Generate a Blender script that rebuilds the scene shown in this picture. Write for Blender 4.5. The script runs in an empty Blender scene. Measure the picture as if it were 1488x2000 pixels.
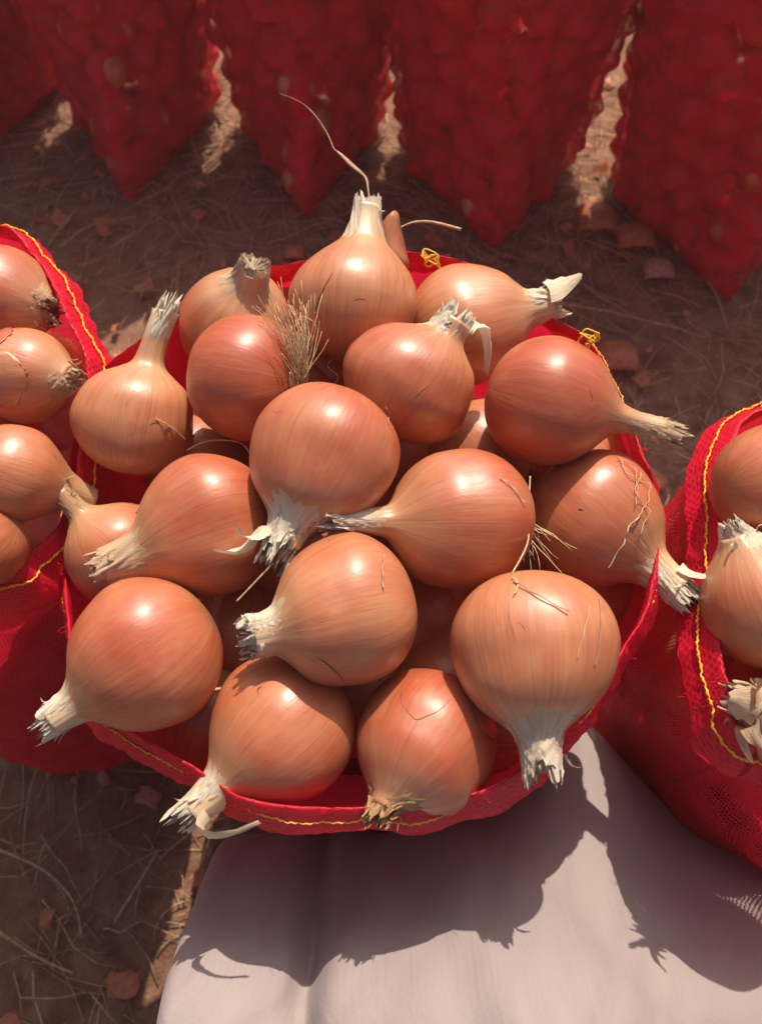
import bpy, math, random
import numpy as np
from mathutils import Vector, Matrix, noise

SC = bpy.context.scene
COL = SC.collection
R = math.radians

# ---------------------------------------------------------------- camera
F, CX, CY = 1511.0, 744.0, 1000.0          # focal length and centre of the photograph in its pixels
PITCH = R(62.0)
CAM_H = 1.15
SP, CP = math.sin(PITCH), math.cos(PITCH)
cam = bpy.data.cameras.new('camera')
cam.sensor_fit = 'VERTICAL'
cam.sensor_height = 24.0
cam.lens = F / 2000.0 * 24.0
cam.clip_start = 0.02
cam.clip_end = 400.0
cam.dof.use_dof = True
cam.dof.focus_distance = 0.49
cam.dof.aperture_fstop = 6.0
camo = bpy.data.objects.new('camera', cam)
COL.objects.link(camo)
camo.location = (0, 0, CAM_H)
camo.rotation_euler = (R(90) - PITCH, 0, 0)
SC.camera = camo

# ---------------------------------------------------------------- sky, sun, exposure
SUN_EL, SUN_AZ = R(53), R(12)
w = bpy.data.worlds.new('World')
SC.world = w
w.use_nodes = True
nt = w.node_tree
sky = nt.nodes.new('ShaderNodeTexSky')
sky.sky_type = 'NISHITA'
sky.sun_disc = False
sky.sun_elevation = SUN_EL
sky.sun_rotation = SUN_AZ
sky.dust_density = 6.0
sky.air_density = 0.6
bg = nt.nodes['Background']
nt.links.new(sky.outputs[0], bg.inputs[0])
bg.inputs[1].default_value = 0.11
sl = bpy.data.lights.new('sun', 'SUN')
sl.energy = 4.5
sl.angle = R(0.55)
sl.color = (1.0, 0.88, 0.72)
so = bpy.data.objects.new('sun', sl)
COL.objects.link(so)
so.rotation_euler = (-(R(90) - SUN_EL), 0, -SUN_AZ)
SC.view_settings.view_transform = 'Standard'
SC.view_settings.look = 'None'
SC.view_settings.exposure = 0.09
SC.view_settings.gamma = 1.0
SC.view_settings.use_curve_mapping = False
SC.cycles.transparent_max_bounces = 24
SC.cycles.max_bounces = 10
SC.cycles.diffuse_bounces = 5

# ---------------------------------------------------------------- helpers
def at_d(x, y, d):
    """photo pixel -> world point at depth d along the camera axis"""
    u, v = (x - CX) / F, (y - CY) / F
    return Vector((u * d, d * (CP - v * SP), CAM_H - d * (SP + v * CP)))

def at_z(x, y, z):
    """photo pixel -> world point at height z"""
    v = (y - CY) / F
    return at_d(x, y, (CAM_H - z) / (SP + v * CP))

IMG_X, IMG_Y, TO_CAM = Vector((1, 0, 0)), Vector((0, -SP, -CP)), Vector((0, -CP, SP))

def tag(o, label=None, cat=None, group=None, kind=None):
    if label: o['label'] = label
    if cat: o['category'] = cat
    if group: o['group'] = group
    if kind: o['kind'] = kind
    return o

def empty(name, loc=(0, 0, 0)):
    o = bpy.data.objects.new(name, None)
    o.empty_display_size = 0.02
    COL.objects.link(o)
    o.location = loc
    return o

def mesh(name, V, Fc, mat, parent=None, uv=None, vec=None, smooth=True, local=True):
    """one mesh object; uv: per-vertex pairs, vec: per-vertex 3-vectors stored as 'ring'"""
    me = bpy.data.meshes.new(name)
    V = [tuple(map(float, p)) for p in V]
    if parent is not None and not local:
        inv = parent.matrix_basis.inverted()
        V = [tuple(inv @ Vector(p)) for p in V]
    me.from_pydata(V, [], [tuple(map(int, f)) for f in Fc])
    if uv is not None:
        l = me.uv_layers.new(name='UVMap')
        idx = np.zeros(len(me.loops), np.int32)
        me.loops.foreach_get('vertex_index', idx)
        l.data.foreach_set('uv', np.asarray(uv, np.float32)[idx].ravel())
    if vec is not None:
        a = me.attributes.new('ring', 'FLOAT_VECTOR', 'POINT')
        a.data.foreach_set('vector', np.asarray(vec, np.float32).ravel())
    if smooth:
        me.polygons.foreach_set('use_smooth', [True] * len(me.polygons))
    me.materials.append(mat)
    me.update()
    o = bpy.data.objects.new(name, me)
    COL.objects.link(o)
    if parent is not None:
        o.parent = parent
    return o

def grid_faces(nr, nc, wrap, off=0):
    fs = []
    for i in range(nr - 1):
        for j in range(nc if wrap else nc - 1):
            a, b = i * nc + j, i * nc + (j + 1) % nc
            fs.append((off + a, off + b, off + b + nc, off + a + nc))
    return fs

def tube(V, Fc, pts, rad, n=4, ring=None, t0=0.0, t1=1.0, flat=1.0):
    """append a tapering tube along pts to V, Fc"""
    pts = [Vector(p) for p in pts]
    off = len(V)
    m = len(pts)
    up = Vector((0.31, 0.22, 0.92))
    for i, p in enumerate(pts):
        t = (pts[min(i + 1, m - 1)] - pts[max(i - 1, 0)])
        t = t.normalized() if t.length > 1e-9 else Vector((0, 0, 1))
        a = t.cross(up)
        if a.length < 1e-3: a = t.cross(Vector((1, 0, 0)))
        a.normalize()
        b = t.cross(a)
        r = rad(i / (m - 1)) if callable(rad) else rad
        for k in range(n):
            th = 2 * math.pi * k / n
            V.append(p + a * (math.cos(th) * r) + b * (math.sin(th) * r * flat))
            if ring is not None:
                ring.append((math.cos(th), math.sin(th), t0 + (t1 - t0) * i / (m - 1)))
    Fc += grid_faces(m, n, True, off)
    Fc.append(tuple(off + k for k in range(n))[::-1])
    Fc.append(tuple(off + (m - 1) * n + k for k in range(n)))

def spline(P, n, closed=False):
    """Catmull-Rom through P, n samples"""
    P = [np.array(p, float) for p in P]
    m = len(P)
    out = []
    segs = m if closed else m - 1
    for s in np.linspace(0, segs, n, endpoint=not closed):
        i = min(int(s), segs - 1)
        t = s - i
        g = (lambda k: P[k % m]) if closed else (lambda k: P[max(0, min(m - 1, k))])
        a, b, c, d = g(i - 1), g(i), g(i + 1), g(i + 2)
        out.append(.5 * (2 * b + (c - a) * t + (2 * a - 5 * b + 4 * c - d) * t * t + (3 * b - a - 3 * c + d) * t ** 3))
    return np.array(out)

def resample(P, n):
    """closed loop resampled to equal arc length"""
    P = np.asarray(P)
    Q = np.vstack([P, P[:1]])
    L = np.concatenate([[0], np.cumsum(np.linalg.norm(np.diff(Q, axis=0), axis=1))])
    s = np.linspace(0, L[-1], n, endpoint=False)
    return np.stack([np.interp(s, L, Q[:, k]) for k in range(3)], 1), L[-1]

def nz(x, y=0.0, z=0.0):
    return noise.noise(Vector((x, y, z)))

# ---------------------------------------------------------------- materials
class NT:
    def __init__(self, name):
        self.m = bpy.data.materials.new(name)
        self.m.use_nodes = True
        self.t = self.m.node_tree
        self.t.nodes.clear()
        self.out = self.n('OutputMaterial')
    def n(self, kind, **kw):
        nd = self.t.nodes.new('ShaderNode' + kind)
        for k, v in kw.items():
            setattr(nd, k, v)
        return nd
    def set(self, sock, v):
        if hasattr(v, 'is_output') or isinstance(v, bpy.types.NodeSocket):
            self.t.links.new(v, sock)
        else:
            sock.default_value = v
    def math(self, op, a, b=0.5, c=0.5, clamp=False):
        nd = self.n('Math', operation=op)
        nd.use_clamp = clamp
        for i, v in enumerate((a, b, c)):
            if i < len(nd.inputs): self.set(nd.inputs[i], v)
        return nd.outputs[0]
    def mix(self, fac, a, b, mode='MIX'):
        nd = self.n('Mix', data_type='RGBA', blend_type=mode)
        nd.clamp_factor = True
        self.set(nd.inputs[0], fac)
        for s, v in ((nd.inputs[6], a), (nd.inputs[7], b)):
            self.set(s, (*v, 1) if isinstance(v, tuple) and len(v) == 3 else v)
        return nd.outputs[2]
    def noise(self, vec, scale, detail=3.0, rough=.55, w=None, dist=0.0):
        nd = self.n('TexNoise', noise_dimensions='4D' if w is not None else '3D')
        if vec is not None: self.set(nd.inputs['Vector'], vec)
        nd.inputs['Scale'].default_value = scale
        nd.inputs['Detail'].default_value = detail
        nd.inputs['Roughness'].default_value = rough
        nd.inputs['Distortion'].default_value = dist
        if w is not None: self.set(nd.inputs['W'], w)
        return nd.outputs[0]
    def ramp(self, v, lo, hi, a=0.0, b=1.0, smooth=True):
        nd = self.n('MapRange')
        nd.interpolation_type = 'SMOOTHSTEP' if smooth else 'LINEAR'
        self.set(nd.inputs[0], v)
        for i, x in enumerate((lo, hi, a, b)): self.set(nd.inputs[i + 1], x)
        return nd.outputs[0]
    def scale(self, vec, s):
        nd = self.n('VectorMath', operation='MULTIPLY')
        self.set(nd.inputs[0], vec)
        nd.inputs[1].default_value = s
        return nd.outputs[0]
    def attr(self, name, kind='GEOMETRY'):
        nd = self.n('Attribute', attribute_type=kind, attribute_name=name)
        return nd
    def bump(self, h, strength, dist=0.001, normal=None):
        nd = self.n('Bump')
        nd.inputs['Strength'].default_value = strength
        nd.inputs['Distance'].default_value = dist
        self.set(nd.inputs['Height'], h)
        if normal is not None: self.set(nd.inputs['Normal'], normal)
        return nd.outputs[0]
    def principled(self, color, rough, normal=None, **kw):
        nd = self.n('BsdfPrincipled')
        self.set(nd.inputs['Base Color'], (*color, 1) if isinstance(color, tuple) and len(color) == 3 else color)
        self.set(nd.inputs['Roughness'], rough)
        if normal is not None: self.set(nd.inputs['Normal'], normal)
        for k, v in kw.items(): self.set(nd.inputs[k.replace('_', ' ')], v)
        return nd.outputs[0]
    def done(self, shader):
        self.t.links.new(shader, self.out.inputs[0])
        return self.m

def mat_bulb():
    b = NT('onion_skin')
    ring = b.attr('ring').outputs['Vector']
    sep = b.n('SeparateXYZ'); b.set(sep.inputs[0], ring)
    t = sep.outputs[2]
    rnd = b.math('MULTIPLY', b.attr('seed', 'OBJECT').outputs['Fac'], 7.3)
    tint = b.attr('tint', 'OBJECT').outputs['Fac']
    blotch = b.noise(b.scale(ring, (1.1, 1.1, .9)), 1.6, 3, .55, rnd)
    streak = b.noise(b.scale(ring, (7, 7, .55)), 1.0, 4, .6, rnd, .25)
    fine = b.noise(b.scale(ring, (30, 30, .7)), 1.0, 3, .6, rnd, .15)
    vein = b.noise(b.scale(ring, (13, 13, .35)), 1.0, 1, .5, rnd, .3)
    white = b.attr('white', 'OBJECT').outputs['Fac']
    reach = b.attr('reach', 'OBJECT').outputs['Fac']
    k = b.math('ADD', tint, b.math('MULTIPLY', b.math('SUBTRACT', blotch, .5), 1.8), clamp=True)
    k = b.math('ADD', k, b.math('MULTIPLY', b.math('SUBTRACT', streak, .5), .65), clamp=True)
    col = b.mix(k, (.56, .228, .104), (.455, .097, .040))
    # paler towards the neck
    tt = b.math('ADD', t, b.math('MULTIPLY', b.math('SUBTRACT', streak, .5), .55))
    nk = b.math('MULTIPLY', b.ramp(tt, .48, 1.15), b.ramp(tint, 0.0, 1.3, .85, .50))
    col = b.mix(nk, col, (.56, .335, .175))
    far = b.ramp(tt, b.math('MAXIMUM', b.math('SUBTRACT', reach, .75), 1.0), b.math('MAXIMUM', b.math('SUBTRACT', reach, .30), 1.3))
    col = b.mix(b.math('MULTIPLY', far, .9), col, b.mix(white, (.50, .27, .13), (.70, .54, .34)))
    # root end a little browner
    col = b.mix(b.ramp(t, -.80, -.93, 0, .6), col, (.30, .15, .07))
    dark = b.ramp(fine, .30, .75, .90, 1.07)
    mul = b.n('CombineXYZ')
    for i in range(3): b.set(mul.inputs[i], dark)
    col = b.mix(1.0, col, mul.outputs[0], 'MULTIPLY')
    col = b.mix(b.ramp(vein, .58, .68, 0, .34), col, (.34, .10, .045))
    # sparse dark veins running from root to neck
    ln = b.noise(b.scale(ring, (6.5, 6.5, .22)), 1.0, 2, .5, b.math('ADD', rnd, 4.0), .35)
    thin = b.ramp(b.math('ABSOLUTE', b.math('SUBTRACT', ln, .5)), .0, .012, .55, 0.0)
    thin = b.math('MULTIPLY', thin, b.ramp(b.noise(b.scale(ring, (1.6, 1.6, 1.2)), 1.4, 2, .5, b.math('ADD', rnd, 9.0)), .42, .62))
    col = b.mix(thin, col, (.24, .075, .035))
    dirt = b.noise(b.scale(ring, (2.6, 2.6, 2.6)), 1.0, 6, .72, b.math('ADD', rnd, 15.0))
    col = b.mix(b.ramp(dirt, .60, .74, 0, .34), col, (.25, .13, .08))
    # dust and faint grey bruises
    dust = b.noise(b.scale(ring, (2.3, 2.3, 2.0)), 1.3, 5, .65, rnd)
    col = b.mix(b.ramp(dust, .54, .78, 0, .26), col, (.50, .32, .22))
    vor = b.n('TexVoronoi', voronoi_dimensions='4D'); b.set(vor.inputs['Vector'], ring); b.set(vor.inputs['W'], rnd)
    vor.inputs['Scale'].default_value = 4.5
    col = b.mix(b.ramp(vor.outputs['Distance'], .035, .02, 0, .65), col, (.10, .045, .03))
    rough = b.ramp(b.noise(b.scale(ring, (3, 3, 1.5)), 1.5, 4, .6, rnd), .3, .7, .36, .52)
    h = b.math('ADD', b.math('MULTIPLY', fine, .5), b.math('MULTIPLY', streak, .9))
    wr = b.noise(b.scale(ring, (2.2, 2.2, 1.1)), 1.8, 3, .55, rnd, .6)
    nrm = b.bump(wr, .10, .005, b.bump(h, .24, .0010))
    sh = b.principled(col, rough, nrm, Specular_IOR_Level=.62, Subsurface_Weight=.06, Subsurface_Scale=.004,
                      Coat_Weight=.38, Coat_Roughness=.34)
    return b.done(sh)

def mat_neck():
    b = NT('dry_neck_fibre')
    ring = b.attr('ring').outputs['Vector']
    sep = b.n('SeparateXYZ'); b.set(sep.inputs[0], ring)
    white = b.attr('white', 'OBJECT').outputs['Fac']
    rnd = b.math('MULTIPLY', b.attr('seed', 'OBJECT').outputs['Fac'], 3.1)
    fib = b.noise(b.scale(ring, (34, 34, 1.0)), 1.0, 4, .65, rnd, .2)
    blot = b.noise(ring, 2.6, 3, .6, rnd)
    k = b.math('ADD', white, b.math('MULTIPLY', b.math('SUBTRACT', blot, .5), 1.0), clamp=True)
    col = b.mix(k, (.52, .28, .13), (.88, .80, .65))
    col = b.mix(b.ramp(b.math('ADD', sep.outputs[2], b.math('MULTIPLY', b.math('SUBTRACT', fib, .5), .5)), .0, .42, .85, 0), col, b.mix(white, (.50, .27, .13), (.70, .54, .34)))
    col = b.mix(b.ramp(fib, .50, .30, 0, .60), col, (.44, .28, .14))
    col = b.mix(b.ramp(b.noise(ring, 1.3, 2, .5, rnd), .48, .75, 0, .45), col, (.66, .50, .24))
    nrm = b.bump(fib, .7, .0016)
    d = b.principled(col, .7, nrm, Specular_IOR_Level=.25)
    tr = b.n('BsdfTranslucent'); b.set(tr.inputs[0], col)
    mx = b.n('MixShader'); mx.inputs[0].default_value = .18
    b.t.links.new(d, mx.inputs[1]); b.t.links.new(tr.outputs[0], mx.inputs[2])
    return b.done(mx.outputs[0])

def mat_net(name, col, hole_u, hole_v, pu, pv, transl=.35, rough=.42, open_=1.0, dense=-1.0):
    """plastic raffia netting: flat weft tapes, paired warp yarns, open cells between them (UV in metres)"""
    b = NT(name)
    tc = b.n('TexCoord')
    uv = tc.outputs['UV']
    nA = b.n('TexNoise', noise_dimensions='3D'); b.set(nA.inputs['Vector'], uv)
    nA.inputs['Scale'].default_value = 55; nA.inputs['Detail'].default_value = 2
    off = b.n('VectorMath', operation='MULTIPLY_ADD')
    b.set(off.inputs[0], nA.outputs['Color']); off.inputs[1].default_value = (.0042, .0042, 0); b.set(off.inputs[2], uv)
    sep = b.n('SeparateXYZ'); b.set(sep.inputs[0], off.outputs[0])
    row = b.math('FLOOR', b.math('DIVIDE', sep.outputs[1], pv))
    fu = b.math('FRACT', b.math('ADD', b.math('DIVIDE', sep.outputs[0], pu), b.math('MULTIPLY', row, .5)))
    fv = b.math('FRACT', b.math('DIVIDE', sep.outputs[1], pv))
    big = b.noise(uv, 26, 3, .6)
    au = b.math('ABSOLUTE', b.math('SUBTRACT', fu, .5))
    av = b.math('ABSOLUTE', b.math('SUBTRACT', fv, .5))
    var = b.ramp(big, .32, .68, .25, 1.25)
    hu = b.math('LESS_THAN', au, b.math('MULTIPLY', var, hole_u))
    hv = b.math('LESS_THAN', av, b.math('MULTIPLY', var, hole_v))
    hole = b.math('MULTIPLY', b.math('MULTIPLY', hu, hv), b.ramp(sep.outputs[1], dense, dense + .03))
    tone = b.noise(b.scale(uv, (90, 900, 1)), 1.0, 2, .6)
    tone2 = b.noise(uv, 14, 3, .6)
    c = b.mix(b.ramp(tone, .3, .7, 0, .6), col, tuple(x * .72 for x in col))
    c = b.mix(b.ramp(tone2, .45, .75, 0, .35), c, (min(1, col[0] * 1.1), col[1] * 1.6 + .006, col[2] * 1.5 + .006))
    c = b.mix(b.math('MULTIPLY', hole, .8), c, tuple(x * .35 for x in col))  # cells also painted darker, for the dim inside seen through them
    hgt = b.math('ADD', b.math('MULTIPLY', au, 1.2), b.math('MULTIPLY', tone, .8))
    nrm = b.bump(hgt, .75, .0011)
    d = b.principled(c, rough, nrm, Specular_IOR_Level=.45)
    tr = b.n('BsdfTranslucent'); b.set(tr.inputs[0], c)
    mx = b.n('MixShader'); mx.inputs[0].default_value = transl
    b.t.links.new(d, mx.inputs[1]); b.t.links.new(tr.outputs[0], mx.inputs[2])
    tp = b.n('BsdfTransparent')
    m2 = b.n('MixShader'); b.set(m2.inputs[0], b.math('MULTIPLY', hole, open_))
    b.t.links.new(mx.outputs[0], m2.inputs[1]); b.t.links.new(tp.outputs[0], m2.inputs[2])
    return b.done(m2.outputs[0])

def mat_plain(name, c1, c2, scale, rough=.7, bump=.3, dist=.001, spec=.3, detail=4, stretch=(1, 1, 1), transl=0.0):
    b = NT(name)
    tc = b.n('TexCoord').outputs['Object']
    n = b.noise(b.scale(tc, stretch), scale, detail, .6)
    col = b.mix(b.ramp(n, .3, .7), c1, c2)
    nrm = b.bump(n, bump, dist)
    d = b.principled(col, rough, nrm, Specular_IOR_Level=spec)
    if transl:
        tr = b.n('BsdfTranslucent'); b.set(tr.inputs[0], col)
        mx = b.n('MixShader'); mx.inputs[0].default_value = transl
        b.t.links.new(d, mx.inputs[1]); b.t.links.new(tr.outputs[0], mx.inputs[2])
        d = mx.outputs[0]
    return b.done(d)

def mat_soil():
    b = NT('dry_soil')
    tc = b.n('TexCoord').outputs['Object']
    big = b.noise(tc, 2.2, 4, .6)
    mid = b.noise(tc, 22, 5, .65)
    fin = b.noise(tc, 160, 4, .7)
    col = b.mix(b.ramp(mid, .32, .68), (.15, .070, .047), (.33, .20, .13))
    col = b.mix(b.ramp(big, .35, .65, 0, .5), col, (.28, .145, .095))
    col = b.mix(b.ramp(fin, .58, .75, 0, .55), col, (.44, .35, .25))
    col = b.mix(b.ramp(fin, .42, .28, 0, .6), col, (.09, .055, .042))
    nrm = b.bump(fin, .8, .004, b.bump(mid, .8, .012))
    return b.done(b.principled(col, .95, nrm, Specular_IOR_Level=.1))

def mat_robe():
    b = NT('cotton_twill')
    uv = b.n('TexCoord').outputs['UV']
    sep = b.n('SeparateXYZ'); b.set(sep.inputs[0], uv)
    diag = b.math('ADD', b.math('MULTIPLY', sep.outputs[0], 1700), b.math('MULTIPLY', sep.outputs[1], 3700))
    nn = b.noise(uv, 300, 2, .5)
    sn = b.math('SINE', b.math('ADD', diag, b.math('MULTIPLY', nn, 2.5)))
    big = b.noise(uv, 9, 4, .6)
    st = b.noise(uv, 38, 4, .7)
    col = b.mix(b.ramp(big, .3, .7), (.32, .275, .265), (.36, .31, .30))
    col = b.mix(b.ramp(sn, .0, 1, 0, .12), col, (.27, .23, .21))
    col = b.mix(b.ramp(st, .70, .78, 0, .35), col, (.30, .20, .14))
    nrm = b.bump(sn, .06, .0003, b.bump(b.noise(uv, 30, 4, .6), .5, .006))
    d = b.principled(col, .9, nrm, Specular_IOR_Level=.15, Sheen_Weight=.1)
    return b.done(d)

M_BULB, M_NECK = mat_bulb(), mat_neck()
RED = (.93, .017, .062)
M_NET = mat_net('red_netting', RED, .27, .24, .0027, .0043, .42, .45, 1.0, .035)
M_NET_BACK = mat_net('red_netting_taut', RED, .33, .30, .0027, .0043, .42, .45)
M_NET_CLOSE = mat_net('red_netting_close', RED, .27, .24, .0027, .0043, .42, .45, 1.0, .22)
M_HEM = mat_net('red_hem_netting', (.90, .014, .055), .38, .12, .0052, .0031, .38, .40, .10)
M_STITCH = mat_plain('yellow_stitching', (.80, .38, .02), (.85, .52, .06), 700, .6, .5, .0006)
M_ROOT = mat_plain('dry_root', (.55, .38, .20), (.70, .54, .33), 300, .75, .2)
M_STRAW = mat_plain('straw', (.36, .23, .13), (.66, .48, .28), 160, .7, .3)
M_DRYLEAF = mat_plain('dry_leaf', (.40, .22, .13), (.58, .40, .26), 120, .6, .5, .001, .4, 4, (1, 1, 1), .2)
M_FLAKE = mat_plain('loose_onion_skin', (.48, .15, .075), (.60, .26, .13), 90, .45, .4, .001, .5, 4, (1, 1, 1), .3)
M_SOIL, M_ROBE = mat_soil(), mat_robe()

# ---------------------------------------------------------------- ground
def ground():
    def axis(c, lo, hi, n):
        t = np.linspace(-1, 1, n)
        return np.sinh(t * 6.3) / math.sinh(6.3) * np.where(t < 0, c - lo, hi - c) + c
    xs, ys = axis(0, -90, 90, 380), axis(.8, -90, 90, 380)
    V = []
    for y in ys:
        for x in xs:
            near = max(0.0, 1 - max(abs(x), abs(y - .7)) / 3.0)
            z = 0.0
            if near > 0:
                z = near * (.016 * nz(x * 5, y * 5) + .012 * nz(x * 17, y * 17, 3) + .010 * nz(x * 40, y * 40, 7))
            V.append((x, y, z - .006))
    return tag(mesh('ground', V, grid_faces(380, 380, False), M_SOIL), 'dry brown soil strewn with straw and onion skins', kind='structure')
ground()

# ---------------------------------------------------------------- onions
def make_profile(Rr, rn, k):
    """radius as a function of the axial position (bulb centre = 0); k: 0 = round shoulder, 1 = drawn out"""
    n, m = rn / Rr, 1 - rn / Rr
    low = [(-.93 * math.cos(a), math.sin(a) ** .93) for a in np.linspace(0.0, math.pi / 2, 24)]
    hi = spline([(-.3, .95, 0), (0, 1, 0), (.30, .955 - .015 * k, 0), (.56, .875 - .075 * k, 0), (.79, n + m * (.63 - .12 * k), 0), (.97, n + m * (.30 + .00 * k), 0),
                 (1.13, n + m * (.06 + .11 * k), 0), (1.42, n + m * .045 * k, 0), (1.7, n, 0), (2.2, n, 0), (3.5, n, 0)], 220)
    hi = hi[hi[:, 0] > .004]
    X = np.array([p[0] for p in low] + list(hi[:, 0]))
    Y = np.array([p[1] for p in low] + list(hi[:, 1]))
    return lambda s: float(np.interp(s / Rr, X, Y)) * Rr

def onion(label, px, py, rpx, d, tip, tilt, group, seed, tint=.5, white=.6, rn=.30, k=.9, up=1.02,
          bend=0.0, bend2=0.0, fl=5, flare=.25, pleat=.16, flap=None, roots=None, ragged=.16, neck=True, start=None, patches=(), sq=1.0, name='onion', cat='onion'):
    rnd = random.Random(seed)
    c = at_d(px, py, d)
    Rr = rpx * d / F
    iv = Vector((tip[0] - px, tip[1] - py))
    ct, st = math.cos(R(tilt)), math.sin(R(tilt))
    ivn = iv.normalized()
    ax = (IMG_X * ivn.x + IMG_Y * ivn.y) * ct + TO_CAM * st
    ax.normalize()
    length = max(1.15 * Rr, iv.length * d / F / max(.35, ct))
    side = ax.cross(TO_CAM)
    side = side.normalized() if side.length > 1e-3 else Vector((1, 0, 0))
    fr = side.cross(ax)
    root = empty(name, c)
    # local frame: z = neck axis, x = sideways in the picture, y = the side turned away from / to the camera
    root.matrix_basis = Matrix((( side.x, fr.x, ax.x, c.x), (side.y, fr.y, ax.y, c.y), (side.z, fr.z, ax.z, c.z), (0, 0, 0, 1)))
    tag(root, label, cat, group)
    rn = rn * Rr * .88
    flare *= .6
    prof0 = make_profile(Rr, rn, k)
    prof = lambda s_: prof0(s_ / sq)
    ph = [rnd.uniform(0, 6.28) for _ in range(6)]
    am = [rnd.uniform(.012, .040), rnd.uniform(.006, .020), rnd.uniform(.002, .007)]
    shx, shy, sha = rnd.uniform(-.10, .10), rnd.uniform(-.10, .10), rnd.uniform(.8, 1.6)
    def warp(th, s):
        f = 1 + am[0] * math.cos(2 * th + ph[0]) + am[1] * math.cos(3 * th + ph[1] + s / Rr) + am[2] * math.cos(7 * th + ph[2])
        f += .05 * nz(math.cos(th) * 1.1 + ph[4], math.sin(th) * 1.1, s / Rr * 1.2 + ph[5])
        return f
    def centre(s):
        q = max(0.0, s - .85 * Rr)
        lop = max(-.5, min(1.0, s / Rr)); lop = Rr * (lop * lop * (1 if lop > 0 else .6))
        return bend * q * q / Rr + shx * lop, bend2 * q * q / Rr + shy * lop
    # bulb
    NA = 56
    s1 = length * .93
    ss = [-.93 * sq * Rr * math.cos(math.pi / 2 * i / 16) for i in range(16)] + list(np.linspace(0, min(1.25 * Rr, s1), 26)) + list(np.linspace(min(1.25 * Rr, s1), s1, 8))[1:]
    V, U = [], []
    for s in ss:
        r0 = prof(s)
        dip = 0.0
        if s < -.86 * sq * Rr: r0 = max(r0, .02 * Rr)
        cx, cy = centre(s)
        pl = min(1, max(0, (s / Rr - .55) / .6))
        for j in range(NA):
            th = 2 * math.pi * j / NA
            r = r0 * warp(th, s) * (1 + pl * .05 * nz(math.cos(th) * 5 + ph[3], math.sin(th) * 5, s / Rr * .5))
            V.append((cx + r * math.cos(th), cy + r * math.sin(th), s))
            U.append((math.cos(th), math.sin(th), s / Rr))
    Fc = grid_faces(len(ss), NA, True)
    Fc.append(tuple(range(NA))[::-1])
    Fc.append(tuple(range((len(ss) - 1) * NA, len(ss) * NA)))
    b = mesh('bulb', V, Fc, M_BULB, root, vec=U)
    b['seed'] = float(seed % 97) + .37
    b['tint'] = float(tint)
    b['white'] = float(white)
    b['reach'] = float(length / Rr)
    for pi, (th0, sc, wa, hs, pt) in enumerate(patches):
        # loose outer skin: a ragged sheet lying on the bulb, its edge lifting a little
        V, U = [], []
        n1, n2 = 22, 16
        for i in range(n1):
            e1 = i / (n1 - 1) * 2 - 1
            for j in range(n2):
                e2 = j / (n2 - 1) * 2 - 1
                jag = 1 + .20 * nz(e2 * 2.5 + pi, e1 * 2.5, seed) + (.03 * nz(e1 * 9, e2 * 9, seed + pi) if max(abs(e1), abs(e2)) > .9 else 0)
                th = th0 + wa * e2 * jag * (1 - .35 * e1 * e1)
                s = Rr * (sc + hs * e1 * jag * (1 - .25 * e2 * e2))
                edge = max(abs(e1), abs(e2)) ** 6
                r = prof(s) * warp(th, s) + .0003 + edge * (.0002 + .0011 * max(0, nz(e1 * 2 + pi, e2 * 2, seed + 2) + .1))
                cx, cy = centre(s)
                V.append((cx + r * math.cos(th), cy + r * math.sin(th), s))
                U.append((math.cos(th), math.sin(th), s / Rr))
        po = mesh('skin_flake', V, grid_faces(n1, n2, False), M_BULB, root, vec=U)
        sm = po.modifiers.new('thickness', 'SOLIDIFY'); sm.thickness = .00022; sm.offset = 1
        po['seed'] = float(seed % 83) + .7 + pi; po['tint'] = float(pt); po['white'] = float(white); po['reach'] = float(length / Rr) + 1.0
    if neck:
        # dry pleated neck, ragged at the cut
        NB = 96
        s0 = start * Rr if start else None
        if s0 is None:
            s0 = length - .72 * Rr if length > 1.6 * Rr else length - .55 * Rr
            s0 = max(s0, .9 * Rr)
        V, U, Fc = [], [], []
        nr = 15
        kp = rnd.choice((17, 19, 23))
        endl = [length * (1 + ragged * (1.3 * nz(math.cos(t) * 1.7 + ph[0], math.sin(t) * 1.7, seed) + .9 * round(2.2 * nz(math.cos(t) * 3.6, math.sin(t) * 3.6 + ph[1], seed)) / 2.2 + .25 * nz(math.cos(t) * 9, math.sin(t) * 9 + ph[1], seed))) for t in np.linspace(0, 2 * math.pi, NB, endpoint=False)]
        begin = [s0 + .09 * Rr * (nz(math.cos(t) * 3 + ph[2], math.sin(t) * 3, seed + 5) + .7 * nz(math.cos(t) * 11, math.sin(t) * 11, seed + 9)) for t in np.linspace(0, 2 * math.pi, NB, endpoint=False)]
        tw, fa, fk = rnd.choice((-1, 1)) * rnd.uniform(.5, 1.6), rnd.uniform(0, 3.14), rnd.uniform(.25, .55)
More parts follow.
